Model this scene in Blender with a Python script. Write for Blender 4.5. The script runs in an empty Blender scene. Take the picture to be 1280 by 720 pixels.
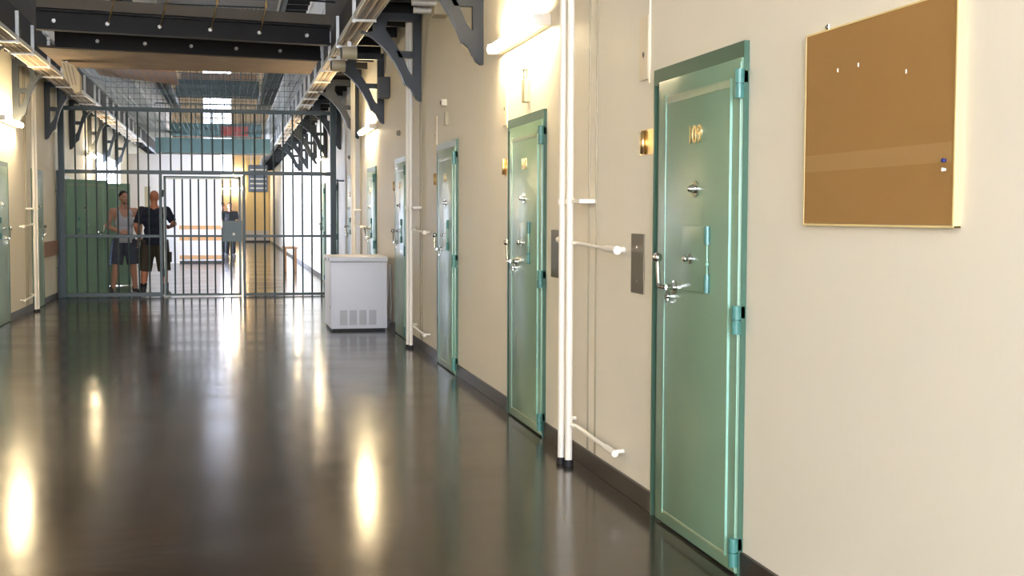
import bpy, bmesh, math, random
from mathutils import Vector, Matrix
random.seed(7)
C = bpy.context.scene.collection
PI = math.pi
V = Vector
H_CAM = 1.4
RW, LW = 1.927, -2.85          # wall planes
Y0, Y1 = -6.0, 65.0            # room ends
ROOF = 10.0

# ------------------------------------------------------------------ materials
def lin(c):
    return tuple((x / 12.92 if x <= .04045 else ((x + .055) / 1.055) ** 2.4) for x in [v / 255 for v in c]) + (1,)

def mat(name, rgb, rough=.5, metal=0., spec=.5, noise=0., nscale=6., bump=0., bscale=40., emit=None, strength=0., coat=0., stretch=None, rnoise=0.):
    m = bpy.data.materials.new(name); m.use_nodes = True
    nt = m.node_tree; b = nt.nodes['Principled BSDF']
    col = lin(rgb)
    b.inputs['Base Color'].default_value = col
    b.inputs['Roughness'].default_value = rough
    b.inputs['Metallic'].default_value = metal
    b.inputs['Specular IOR Level'].default_value = spec
    b.inputs['Coat Weight'].default_value = coat
    b.inputs['Coat Roughness'].default_value = .08
    tc = nt.nodes.new('ShaderNodeTexCoord'); mp = nt.nodes.new('ShaderNodeMapping')
    nt.links.new(tc.outputs['Object'], mp.inputs[0])
    if stretch: mp.inputs['Scale'].default_value = stretch
    n = nt.nodes.new('ShaderNodeTexNoise'); n.inputs['Scale'].default_value = nscale; n.inputs['Detail'].default_value = 5
    nt.links.new(mp.outputs[0], n.inputs['Vector'])
    if noise:
        mx = nt.nodes.new('ShaderNodeMix'); mx.data_type = 'RGBA'
        mx.inputs[6].default_value = tuple(max(0, x * (1 - noise)) for x in col[:3]) + (1,)
        mx.inputs[7].default_value = tuple(min(1, x * (1 + noise)) for x in col[:3]) + (1,)
        nt.links.new(n.outputs[0], mx.inputs[0]); nt.links.new(mx.outputs[2], b.inputs['Base Color'])
    if rnoise:
        mr = nt.nodes.new('ShaderNodeMapRange')
        mr.inputs[1].default_value = .3; mr.inputs[2].default_value = .7
        mr.inputs[3].default_value = max(.02, rough - rnoise); mr.inputs[4].default_value = rough + rnoise
        nt.links.new(n.outputs[0], mr.inputs[0]); nt.links.new(mr.outputs[0], b.inputs['Roughness'])
    if bump:
        n2 = nt.nodes.new('ShaderNodeTexNoise'); n2.inputs['Scale'].default_value = bscale; n2.inputs['Detail'].default_value = 3
        nt.links.new(mp.outputs[0], n2.inputs['Vector'])
        bp = nt.nodes.new('ShaderNodeBump'); bp.inputs['Strength'].default_value = bump; bp.inputs['Distance'].default_value = .01
        nt.links.new(n2.outputs[0], bp.inputs['Height']); nt.links.new(bp.outputs[0], b.inputs['Normal'])
    if emit:
        b.inputs['Emission Color'].default_value = lin(emit); b.inputs['Emission Strength'].default_value = strength
    return m

M = {}
M['wall'] = mat('cream_wall_paint', (230, 223, 206), .55, noise=.04, nscale=1.2, bump=.12, bscale=25, stretch=(1, 1, .35))
M['floor'] = mat('polished_dark_floor', (56, 49, 41), .16, spec=.48, noise=.18, nscale=1.1, bump=.06, bscale=5, rnoise=.035, stretch=(.7, 1.6, 1))
M['base'] = mat('dark_skirting_paint', (50, 43, 38), .4, noise=.2, nscale=5)
M['door'] = mat('sage_green_gloss_paint', (124, 155, 129), .28, spec=.7, noise=.05, nscale=3, bump=.02, bscale=5)
M['frame'] = mat('dark_green_gloss_paint', (66, 100, 82), .32, noise=.06, nscale=4)
M['teal'] = mat('teal_hinge_paint', (70, 126, 118), .3, noise=.08, nscale=12)
M['edge'] = mat('pale_green_edge_highlight', (150, 196, 176), .25)  # lighter green puts the highlight along the door panel edges into the colour
M['edge_dull'] = mat('worn_green_strip', (150, 164, 134), .35, noise=.15, nscale=20)
M['chrome'] = mat('chrome', (215, 212, 205), .14, metal=1)
M['brass'] = mat('polished_brass', (238, 208, 152), .28, metal=1, noise=.1, nscale=30)
M['steel'] = mat('brushed_steel_plate', (120, 112, 96), .42, metal=.8, noise=.1, nscale=40)
M['iron'] = mat('dark_bracket_paint', (40, 45, 47), .45, noise=.12, nscale=6)
M['gate'] = mat('dark_green_steel_paint', (30, 52, 50), .4, noise=.12, nscale=8)
M['gategrey'] = mat('bright_gap_grey', (132, 134, 120), .35, metal=.3)  # pale grey painted in for the bright background behind the gate door gaps
M['white'] = mat('white_pipe_paint', (238, 232, 218), .35, noise=.03, nscale=10)
M['offwhite'] = mat('cream_plate_plastic', (228, 218, 192), .45)
M['cream'] = mat('cream_cover_paint', (226, 213, 186), .5)
M['enamel'] = mat('white_enamel', (222, 222, 226), .42)
M['grille'] = mat('pale_grey_grille', (186, 186, 188), .5)
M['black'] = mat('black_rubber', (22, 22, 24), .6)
M['cork'] = mat('brown_cork', (158, 119, 64), .8, noise=.1, nscale=260, bump=.2, bscale=300)
M['corkband'] = mat('pale_cork', (167, 130, 78), .8, noise=.08, nscale=240, bump=.2, bscale=300)  # lighter brown for the band across the board
M['pine'] = mat('pale_pine', (226, 202, 140), .5, noise=.1, nscale=12, stretch=(1, 1, .1))
M['wood'] = mat('brown_wood', (150, 104, 64), .5, noise=.2, nscale=8, stretch=(8, 1, 8))
M['ply'] = mat('orange_plywood', (190, 136, 84), .6, noise=.2, nscale=5, stretch=(6, 1, 6))
M['rail'] = mat('orange_wood_rail', (214, 164, 112), .5, noise=.1, nscale=6)
M['darksteel'] = mat('dark_bridge_steel', (24, 23, 23), .6, spec=.3, noise=.25, nscale=4)
M['deck'] = mat('dusty_brown_deck', (84, 70, 57), .8, noise=.55, nscale=3.5, bump=.3, bscale=8)
M['slab'] = mat('gallery_soffit', (84, 76, 64), .75, noise=.2, nscale=3)
M['tealbeam'] = mat('teal_fascia_paint', (72, 98, 96), .45, noise=.15, nscale=3)
M['galv'] = mat('galvanised_steel', (206, 206, 202), .4, metal=.35, noise=.12, nscale=18)
M['cable'] = mat('beige_cable', (170, 150, 122), .5)
M['cable2'] = mat('grey_cable', (120, 108, 92), .5)
M['cable3'] = mat('pale_cable', (212, 192, 160), .45)
M['net'] = mat('net_wire', (92, 104, 102), .5, metal=.2)
M['beigebox'] = mat('beige_plastic', (178, 168, 140), .5)
M['white_wall'] = mat('white_partition_paint', (232, 230, 230), .5, noise=.02)
M['yellow'] = mat('yellow_ochre_paint', (246, 224, 168), .5, noise=.03)
M['peach'] = mat('peach_wall_paint', (236, 212, 176), .55, noise=.03)
M['darkgrey'] = mat('dark_grey_casing', (72, 72, 74), .5)
M['pin_b'] = mat('blue_pin', (40, 44, 120), .4)
M['pin_w'] = mat('white_pin', (236, 232, 224), .4)
M['ink'] = mat('grey_mark', (90, 86, 80), .6)
M['roof'] = mat('roof_boards', (120, 116, 104), .8, noise=.15, nscale=2)
M['tube'] = mat('lit_fluorescent_tube', (255, 250, 235), .4, emit=(255, 230, 186), strength=64)
M['day2'] = mat('daylit_pane_beyond', (235, 240, 255), .3, emit=(214, 228, 255), strength=14)
M['day'] = mat('daylit_pane', (235, 240, 255), .3, emit=(214, 228, 255), strength=9)
M['day_end'] = mat('daylit_end_pane', (235, 240, 255), .3, emit=(224, 232, 255), strength=7)
M['sky'] = mat('skylight_pane', (235, 240, 255), .3, emit=(214, 228, 255), strength=1.2)
M['rear'] = mat('rear_window_pane', (235, 240, 255), .3, emit=(228, 236, 255), strength=15)
M['skin'] = mat('tanned_skin', (190, 140, 112), .5, noise=.05, nscale=12)
M['skin2'] = mat('sunburnt_skin', (184, 118, 84), .45, noise=.05, nscale=12)
M['hair'] = mat('short_dark_hair', (40, 30, 26), .7)
M['vest'] = mat('light_grey_vest_cotton', (186, 184, 186), .85, noise=.05, nscale=30)
M['shorts'] = mat('grey_blue_shorts', (72, 74, 84), .85, noise=.1, nscale=20)
M['stripe'] = mat('pale_blue_stripe', (128, 150, 196), .85)
M['navy'] = mat('navy_tshirt_cotton', (30, 32, 48), .85, noise=.1, nscale=20)
M['olive'] = mat('dark_olive_shorts', (64, 56, 42), .85, noise=.15, nscale=16)
M['blackcloth'] = mat('black_uniform', (15, 15, 20), .8)
M['shoe'] = mat('dark_shoe', (34, 34, 40), .5)
M['sole'] = mat('white_sole', (220, 218, 214), .5)

# ------------------------------------------------------------------ mesh helpers
class B:
    """collects shapes into one bmesh"""
    def __init__(s): s.bm = bmesh.new()
    def box(s, a, b, bev=0.):
        r = bmesh.ops.create_cube(s.bm, size=1)
        vs = r['verts']
        a, b = V(a), V(b); c = (a + b) / 2; d = b - a
        for v in vs: v.co = V((v.co.x * d.x, v.co.y * d.y, v.co.z * d.z)) + c
        if bev:
            es = list({e for v in vs for e in v.link_edges})
            bmesh.ops.bevel(s.bm, geom=es, offset=bev, segments=2, affect='EDGES', profile=.6)
        return s
    def cyl(s, p, q, r, r2=None, n=14, caps=True):
        p, q = V(p), V(q); d = q - p
        L = d.length
        m = Matrix.Translation((p + q) / 2) @ d.to_track_quat('Z', 'Y').to_matrix().to_4x4()
        bmesh.ops.create_cone(s.bm, cap_ends=caps, segments=n, radius1=r, radius2=r if r2 is None else r2, depth=L, matrix=m)
        return s
    def ball(s, c, r, n=14):
        r = V(r) if hasattr(r, '__len__') else V((r, r, r))
        m = Matrix.Translation(V(c)) @ Matrix.Diagonal((r.x, r.y, r.z, 1))
        bmesh.ops.create_uvsphere(s.bm, u_segments=n, v_segments=max(6, n * 2 // 3), radius=1, matrix=m)
        return s
    def cap(s, p, r, q, r2, n=14):
        s.ball(p, r, n); s.ball(q, r2, n); s.cyl(p, q, r, r2, n); return s
    def tube(s, pts, r, n=8):
        for a, b in zip(pts[:-1], pts[1:]): s.cyl(a, b, r, n=n)
        for p in pts[1:-1]: s.ball(p, r, n)
        return s
    def prism(s, poly, f, t0, t1):
        """polygon (list of 2d) extruded; f(u,w,t) -> 3d point"""
        a = [s.bm.verts.new(f(u, w, t0)) for u, w in poly]
        b = [s.bm.verts.new(f(u, w, t1)) for u, w in poly]
        n = len(poly)
        s.bm.faces.new(a); s.bm.faces.new(b[::-1])
        for i in range(n): s.bm.faces.new((a[i], b[i], b[(i + 1) % n], a[(i + 1) % n]))
        return s
    def ring(s, outer, inner, f, t0, t1):
        n = len(outer)
        o0 = [s.bm.verts.new(f(u, w, t0)) for u, w in outer]; o1 = [s.bm.verts.new(f(u, w, t1)) for u, w in outer]
        i0 = [s.bm.verts.new(f(u, w, t0)) for u, w in inner]; i1 = [s.bm.verts.new(f(u, w, t1)) for u, w in inner]
        for k in range(n):
            j = (k + 1) % n
            s.bm.faces.new((o0[k], o0[j], i0[j], i0[k])); s.bm.faces.new((o1[k], i1[k], i1[j], o1[j]))
            s.bm.faces.new((o0[k], o1[k], o1[j], o0[j])); s.bm.faces.new((i0[k], i0[j], i1[j], i1[k]))
        return s

def obj(name, b, m, parent=None, smooth=False, at=None):
    bmesh.ops.recalc_face_normals(b.bm, faces=b.bm.faces)
    me = bpy.data.meshes.new(name); b.bm.to_mesh(me); b.bm.free()
    me.materials.append(M[m] if isinstance(m, str) else m)
    if smooth:
        for p in me.polygons: p.use_smooth = True
        if smooth is not True: me.set_sharp_from_angle(angle=math.radians(smooth))
    o = bpy.data.objects.new(name, me); C.objects.link(o)
    if parent: o.parent = parent
    if at: o.location = at
    return o

def tag(o, label=None, cat=None, group=None, kind=None):
    if label: o['label'] = label
    if cat: o['category'] = cat
    if group: o['group'] = group
    if kind: o['kind'] = kind
    return o

def thing(name, loc, label, cat, group=None, kind=None):
    o = bpy.data.objects.new(name, None); C.objects.link(o)
    o.location = loc; o.empty_display_size = .1
    return tag(o, label, cat, group, kind)

def dup(o, loc=None, parent=None):
    c = o.copy(); C.objects.link(c)
    if parent: c.parent = parent
    if loc: c.location = loc
    for ch in list(o.children): dup(ch, None, c)
    return c

def text_mesh(name, s, size, mtx, m, parent, depth=.003):
    cu = bpy.data.curves.new(name, 'FONT'); cu.body = s; cu.size = size; cu.extrude = depth
    cu.align_x = 'CENTER'; cu.align_y = 'CENTER'; cu.resolution_u = 3
    t = bpy.data.objects.new(name, cu)
    me = bpy.data.meshes.new_from_object(t)
    bpy.data.objects.remove(t)
    me.transform(mtx); me.materials.clear(); me.materials.append(M[m])
    o = bpy.data.objects.new(name, me); C.objects.link(o)
    if parent: o.parent = parent
    return o

ORD = ['nearest', 'second', 'third', 'fourth', 'fifth', 'sixth', 'seventh', 'eighth', 'ninth', 'tenth']

# ------------------------------------------------------------------ the room
RD = [4.474 + 3.127 * k for k in range(-1, 8)]              # near edges of the right doors
LD = [16.28 + 3.06 * k for k in range(-5, 4)]               # near edges of the left doors
OPEN = (LD[-2] + 0, LD[-1] + 0)
DW, DH = 1.04, 2.068

def struct(name, b, m, label, cat, **k):
    return tag(obj(name, b, m, **k), label, cat, kind='structure')

struct('floor', B().box((LW - .3, Y0 - .3, -.2), (RW + .3, Y1 + .3, 0)), 'floor', 'polished dark brown floor of the prison corridor', 'floor')
struct('wall_right', B().box((RW, Y0, 0), (RW + .3, Y1, ROOF)), 'wall', 'cream painted wall along the right side with green cell doors', 'wall')
struct('wall_left', B().box((LW - .3, Y0, 0), (LW, 28.6, ROOF)).box((LW - .3, 28.6, 0), (LW, 34.4, .3)).box((LW - .3, 28.6, 2.75), (LW, 34.4, ROOF)).box((LW - .3, 34.4, 0), (LW, 40, ROOF))
       .box((LW - .3, 40, 0), (LW, 47, .4)).box((LW - .3, 40, 2.8), (LW, 47, ROOF)).box((LW - .3, 47, 0), (LW, Y1, ROOF)),
       'wall', 'cream painted wall along the left side of the corridor', 'wall')
struct('wall_back', B().box((LW - .3, Y0 - .3, 0), (RW + .3, Y0, .5)).box((LW - .3, Y0 - .3, 4.6), (RW + .3, Y0, ROOF)).box((LW - .3, Y0 - .3, .5), (-2.2, Y0, 4.6)).box((1.4, Y0 - .3, .5), (RW + .3, Y0, 4.6)),
       'wall', 'cream end wall behind the camera around a tall window', 'wall')
struct('wall_end', B().box((LW - .3, Y1, 0), (RW + .3, Y1 + .3, 3.6)).box((LW - .3, Y1, 3.6), (-1.35, Y1 + .3, ROOF)).box((.05, Y1, 3.6), (RW + .3, Y1 + .3, ROOF)).box((-1.35, Y1, 9.6), (.05, Y1 + .3, ROOF)),
       'peach', 'peach coloured end wall far beyond the barred gate', 'wall')
struct('ceiling', B().box((LW - .3, Y0 - .3, ROOF), (-1.7, Y1 + .3, ROOF + .2)).box((.8, Y0 - .3, ROOF), (RW + .3, Y1 + .3, ROOF + .2)).box((-1.7, Y0 - .3, ROOF), (.8, 4, ROOF + .2)).box((-1.7, 26, ROOF), (.8, Y1 + .3, ROOF + .2)),
       'roof', 'high boarded roof over the galleries with a long skylight', 'ceiling')

def segs(doors, y0, y1, extra=()):
    out = []; y = y0
    for d in sorted(doors):
        if d > y1: break
        out.append((y, d - .005)); y = d + DW + .005
    out.append((y, y1)); return [s for s in out if s[1] > s[0] + .02]
b = B()
for a, c in segs(RD, Y0, 64): b.box((RW - .014, a, 0), (RW + .05, c, .098), .004)
struct('baseboard_right', b, 'base', 'dark painted skirting band along the right wall', 'baseboard')
b = B()
for a, c in segs(LD, Y0, 36.5): b.box((LW - .05, a, 0), (LW + .014, c, .098), .004)
struct('baseboard_left', b, 'base', 'dark painted skirting band along the left wall', 'baseboard')

# windows (daylight)
def window(n, x0, y0, z0, x1, y1, z1, axis, pane, label, nu, nw):
    """axis 'x': lies in a plane of constant x; 'y': constant y; 'z': skylight"""
    t = thing('window_%d' % n, (0, 0, 0), label, 'window', kind='structure')
    b = B(); b.box((x0, y0, z0), (x1, y1, z1)); obj('pane', b, pane, t)
    b = B(); th = .05
    if axis == 'x':
        for i in range(nu + 1): y = y0 + (y1 - y0) * i / nu; b.box((x0 - .04, y - th / 2, z0), (x1 + .04, y + th / 2, z1))
        for i in range(nw + 1): z = z0 + (z1 - z0) * i / nw; b.box((x0 - .04, y0, z - th / 2), (x1 + .04, y1, z + th / 2))
    elif axis == 'y':
        for i in range(nu + 1): x = x0 + (x1 - x0) * i / nu; b.box((x - th / 2, y0 - .04, z0), (x + th / 2, y1 + .04, z1))
        for i in range(nw + 1): z = z0 + (z1 - z0) * i / nw; b.box((x0, y0 - .04, z - th / 2), (x1, y1 + .04, z + th / 2))
    else:
        for i in range(nu + 1): x = x0 + (x1 - x0) * i / nu; b.box((x - th / 2, y0, z0 - .06), (x + th / 2, y1, z1))
        for i in range(nw + 1): y = y0 + (y1 - y0) * i / nw; b.box((x0, y - th / 2, z0 - .06), (x1, y + th / 2, z1))
    obj('window_frame', b, 'white', t)
window(1, LW - .2, 28.6, .3, LW - .15, 34.4, 2.75, 'x', 'day', 'large bright window in the left wall behind the open green doors', 6, 3)
window(2, LW - .2, 40, .4, LW - .15, 47, 2.8, 'x', 'day2', 'large bright window in the left wall behind the white partition', 6, 3)
window(3, -1.35, Y1 + .1, 3.6, .05, Y1 + .15, 9.6, 'y', 'day_end', 'tall narrow bright window high in the far end wall', 4, 9)
window(4, -2.2, Y0 - .2, .5, 1.4, Y0 - .15, 4.6, 'y', 'rear', 'tall window in the wall behind the camera', 4, 5)
window(5, -1.7, 4, ROOF + .05, .8, 26, ROOF + .1, 'z', 'sky', 'long skylight in the roof above the near galleries', 3, 12)

# ------------------------------------------------------------------ cell doors
def cell_door(n, wall, s, y, label, num, group, opened=False):
    """s=-1: wall on the right, outward normal -x;  s=+1: wall on the left, outward +x.
    local frame: u along +y from hinge edge, v out of the wall, z up"""
    t = thing('door_%d' % n, (wall, y, 0), label, 'door', group, 'structure')
    P = lambda u, v, z: (s * v, u, z)
    def bx(b, u0, v0, z0, u1, v1, z1, bev=0.):
        a = P(u0, v0, z0); c = P(u1, v1, z1)
        return b.box([min(p, q) for p, q in zip(a, c)], [max(p, q) for p, q in zip(a, c)], bev)
    b = B()
    bx(b, 0, 0, 0, .03, .022, DH); bx(b, DW - .016, 0, 0, DW, .022, DH); bx(b, .03, 0, DH - .075, DW - .016, .022, DH)
    if not opened: bx(b, .03, 0, 0, DW - .01, .006, DH - .07)
    obj('door_frame', b, 'frame', t)
    # the leaf and its fittings hang on a pivot that can swing
    par = t
    b = B(); bx(b, .005, .008, .012, .945, .030, 2.005, .003)
    leaf = obj('door_leaf', b, 'door', par, smooth=30)
    b = B(); bx(b, .097, .026, .062, .828, .037, 1.932, .003)
    parts = [leaf, obj('raised_panel', b, 'door', par, smooth=30)]
    b = B()
    bx(b, .823, .028, .06, .830, .040, 1.935, .002); bx(b, .088, .028, .06, .095, .040, 1.935, .002)
    bx(b, .007, .026, .02, .013, .033, 1.99, .002)
    parts.append(obj('edge_highlight_bead', b, 'edge', par, smooth=30))  # edge highlights of the panel, painted as paler beads
    b = B(); bx(b, .10, .030, 1.898, .82, .0395, 1.93, .002); bx(b, .10, .030, .062, .82, .0385, .075, .001)
    parts.append(obj('weld_strip', b, 'edge_dull', par, smooth=30))
    for zc in (1.904, 1.003, .098):
        b = B()
        b.cyl(P(.0, .040, zc - .055), P(.0, .040, zc - .002), .019); b.cyl(P(.0, .040, zc + .002), P(.0, .040, zc + .055), .019)
        b.cyl(P(.0, .040, zc - .053), P(.0, .040, zc + .053), .012)
        bx(b, .0, .024, zc - .053, .048, .038, zc - .003, .003); bx(b, .0, .002, zc + .003, .03, .036, zc + .053, .003)
        parts.append(obj('hinge', b, 'teal', par, smooth=35))
    # food hatch
    b = B(); bx(b, .31, .033, 1.085, .60, .043, 1.36, .003)
    hatch = obj('hatch_flap', b, 'door', par, smooth=30); parts.append(hatch)
    for z0 in (1.088, 1.285):
        b = B(); b.cyl(P(.294, .046, z0), P(.294, .046, z0 + .075), .012, n=10); bx(b, .294, .034, z0 + .01, .33, .046, z0 + .065)
        parts.append(obj('hatch_hinge', b, 'teal', par, smooth=35))
    b = B(); b.cyl(P(.294, .046, 1.088), P(.294, .046, 1.36), .004, n=8); b.ball(P(.294, .046, 1.205), .009, 8)
    parts.append(obj('hinge_pin', b, 'edge', par, smooth=True))
    b = B(); b.cyl(P(.482, .038, 1.222), P(.482, .050, 1.222), .022, n=18); b.cyl(P(.482, .048, 1.222), P(.482, .068, 1.222), .011); b.ball(P(.482, .070, 1.222), .014, 10)
    parts.append(obj('hatch_knob', b, 'chrome', par, smooth=35))
    # spy hole
    b = B(); b.cyl(P(.45, .033, 1.514), P(.45, .044, 1.514), .034, n=22); b.cyl(P(.45, .042, 1.514), P(.45, .062, 1.514), .017); bx(b, .415, .046, 1.508, .485, .054, 1.520, .002)
    b.ball(P(.45, .064, 1.514), .013, 10)
    parts.append(obj('spy_hole', b, 'chrome', par, smooth=35))
    # handle
    b = B(); b.cyl(P(.69, .033, 1.09), P(.69, .044, 1.09), .030, n=20); b.cyl(P(.69, .04, 1.09), P(.69, .078, 1.09), .014)
    b.tube([P(.69, .076, 1.09), P(.775, .076, 1.088), P(.795, .076, 1.1), P(.812, .076, 1.205)], .0105, 12); b.ball(P(.814, .076, 1.217), .023, 16)
    parts.append(obj('lever_handle', b, 'chrome', par, smooth=40))
    b = B(); b.cyl(P(.77, .033, 1.046), P(.77, .044, 1.046), .024, n=18); b.cyl(P(.77, .04, 1.046), P(.77, .056, 1.046), .011); bx(b, .762, .04, 1.018, .778, .048, 1.036)
    parts.append(obj('keyhole_escutcheon', b, 'chrome', par, smooth=35))
    if num:
        rot = Matrix.Rotation(PI / 2, 4, 'X')
        rz = Matrix.Rotation(-PI / 2 if s < 0 else PI / 2, 4, 'Z')
        mt = Matrix.Translation(P(.463, .0395, 1.738)) @ rz @ rot
        parts.append(text_mesh('door_number', num, .105, mt, 'brass', par))
    if opened:
        rot = Matrix.Translation(P(.0, .04, 0)) @ Matrix.Rotation(opened, 4, 'Z') @ Matrix.Translation(-V(P(.0, .04, 0)))
        for p in parts: p.matrix_local = rot @ p.matrix_local
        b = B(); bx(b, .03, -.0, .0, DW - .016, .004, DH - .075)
        obj('opening_shade_sheet', b, 'black', t)  # black sheet paints the darkness of the unlit cell in the doorway
    return t

NAMES_R = {0: None, 1: 'green cell door numbered 109 beside the corkboard, nearest to the camera',
           2: 'green cell door under the lit wall lamp, just beyond the white pipes', 3: 'third green cell door along the right wall, beyond the wall lamp',
           4: 'fourth green cell door along the right wall, just beyond the white freezer end', 5: 'narrow looking green cell door on right wall behind the freezer',
           6: 'green cell door on right wall closest to the gate on this side', 7: 'green cell door on right wall just past the gate', 8: 'farthest closed green cell door on right wall past the gate'}
NAMES_R[4] = 'fourth green cell door along the right wall, beside the white freezer'
nums = {1: '109', 2: '110', 3: '111', 4: '112', 5: '113', 6: '114', 7: '115', 8: '116', 0: '108'}
dn = 1
for k in range(1, 9):
    cell_door(dn, RW, -1, RD[k], NAMES_R[k], nums[k], 'closed cell doors on the right wall'); dn += 1
cell_door(dn, LW, 1, LD[5], 'green cell door at the left picture edge', None, 'closed cell doors on the left wall'); dn += 1
cell_door(dn, LW, 1, LD[6], 'green cell door on left wall between white pipes and barred gate', None, 'closed cell doors on the left wall'); dn += 1
cell_door(dn, LW, 1, 22.62, 'green cell door swung open behind left end of barred gate', None, 'open cell doors beyond the gate', opened=-.80); dn += 1
cell_door(dn, LW, 1, 25.3, 'green cell door swung open behind the man in the grey vest', None, 'open cell doors beyond the gate', opened=-1.17); dn += 1

# ------------------------------------------------------------------ cork board
t = thing('corkboard', (RW, 3.037, 1.37), 'large brown corkboard with thin pine edge on right wall near the camera', 'board')
w, h = .916, .642
obj('cork_panel', B().box((-.020, .008, .008), (-.003, w - .006, h - .006)), 'cork', t)
obj('pale_band', B().box((-.0206, .02, .18), (-.0196, w - .01, .235)), 'corkband', t)['label'] = 'paler strip across the cork'
b = B(); b.box((-.023, 0, 0), (0, .008, h), .001).box((-.0215, w - .006, 0), (0, w, h), .001).box((-.0215, 0, h - .006), (0, w, h), .001).box((-.0215, 0, 0), (0, w, .007), .001)
obj('board_frame', b, 'pine', t)
b = B(); b.box((-.006, .78, h - .004), (0, .80, h + .02), .001).cyl((-.012, .79, h + .012), (0, .79, h + .012), .004)
obj('hanging_clip', b, 'chrome', t)
def pin(y, z, m, lab):
    p = obj('push_pin', B().cyl((-.0005, 0, 0), (-.009, 0, 0), .0045, n=10).ball((-.010, 0, 0), (.003, .006, .006), 8), m, at=(RW - .020, y, z), smooth=True)
    tag(p, lab, 'pin')
pin(3.085, 1.555, 'pin_b', 'small blue push pin near right edge of the corkboard')
pin(3.085, 1.530, 'pin_w', 'small white push pin just under the blue one on the corkboard')
def staple(y, z, lab):
    p = obj('staple', B().box((-.0025, -.0025, -.006), (-.0002, .0025, .006), .0005), 'pin_w', at=(RW - .020, y, z)); tag(p, lab, 'staple')
staple(3.72, 1.87, 'left one of two tiny pale staples in upper corkboard')
staple(3.585, 1.872, 'middle tiny pale staple in upper corkboard')
staple(3.30, 1.82, 'right tiny pale staple in corkboard')

# ------------------------------------------------------------------ wall fittings
def key_plate(y, lab, hc=.3):
    t = thing('key_switch_plate', (RW, y, 2.045), lab, 'switch plate', 'cream key switch plates above the doors')
    obj('cover_plate', B().box((-.012, -.065, 0), (0, .065, .30), .003), 'cream', t)
    obj('conduit', B().box((-.010, -.075, -.02), (0, -.067, hc), .002), 'cream', t)
    b = B().cyl((-.006, 0, .12), (-.013, 0, .12), .014, n=16).box((-.012, -.006, .095), (-.006, .006, .12))
    obj('key_switch', b, 'ink', t)
key_plate(5.70, 'cream key switch plate left above the door numbered 109', 1.4)
key_plate(8.80, 'cream key switch plate left above the door under the lit lamp')
key_plate(11.93, 'cream key switch plate left above the third door from the camera')

def brass_holder(y, lab):
    t = thing('brass_card_holder', (RW + .001, y, 1.69), lab, 'card holder', 'brass card holders beside the doors')
    obj('plate', B().box((-.004, 0, 0), (0, .235, .12), .001), 'brass', t)
    b = B(); b.cyl((-.012, .165, .004), (-.012, .165, .116), .012, n=12)
    obj('rolled_edge', b, 'brass', t, smooth=True)
    for yy in (.012, .223):
        for zz in (.012, .113):
            obj('screw', B().cyl((-.001, yy, zz), (-.007, yy, zz), .005, n=8), 'chrome', t)
for k, lab in ((1, 'brass card holder left of the door numbered 109'), (2, 'brass card holder left of the door under the lit lamp'), (3, 'brass card holder left of the third right hand door'),
               (4, 'brass card holder left of the door beside the freezer')):
    brass_holder(RD[k] + DW + .02, lab)

def steel_plate(y, lab):
    t = thing('steel_wall_plate', (RW, y, 1.025), lab, 'wall plate', 'steel plates between the two nearest doors')
    obj('plate', B().box((-.006, 0, 0), (0, .195, .29), .002), 'steel', t)
    for z in (.06, .225): obj('screw', B().cyl((-.004, .098, z), (-.009, .098, z), .006, n=10), 'chrome', t)
steel_plate(5.685, 'grey steel wall plate just left of the door numbered 109')
steel_plate(7.27, 'grey steel wall plate partly behind white pipes, right of second door')

def lamp(wall, s, y, L, lab):
    t = thing('wall_lamp', (wall, y, 2.60), lab, 'lamp', 'fluorescent lamps along the corridor walls')
    S = lambda x0, y0, z0, x1, y1, z1: ([min(s * x0, s * x1), y0, z0], [max(s * x0, s * x1), y1, z1])
    obj('housing', B().box(*S(0, .02, -.035, .05, L - .02, .045), .006), 'white', t)
    obj('tube', B().cyl((s * .085, .03, 0), (s * .085, L - .03, 0), .030, n=16), 'tube', t, smooth=40)
    for yy in (0, L - .035): obj('end_cap', B().box(*S(.0, yy, -.034, .112, yy + .028, .038), .012), 'white', t, smooth=30)
    return t
for i, (y, lab) in enumerate(((7.5, 'lit fluorescent wall lamp above the second door on right wall'), (16.95, 'lit fluorescent lamp on right wall above the freezer'), (26.2, 'lit fluorescent lamp on right wall beyond the gate'),
                              (35.6, 'far lit fluorescent lamp on right wall near white partition'))):
    lamp(RW, -1, y, 1.45, lab)
lamp(RW, -1, -2.2, 1.62, 'fluorescent lamp on right wall behind the camera')
for y, lab in ((7.25, 'fluorescent lamp on left wall outside the left edge'), (16.65, 'lit fluorescent lamp on left wall at the left picture edge'), (26.2, 'lit fluorescent lamp on left wall beyond the gate'), (-2.2, 'fluorescent lamp on left wall behind the camera')):
    lamp(LW, 1, y, 1.42, lab)

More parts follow.
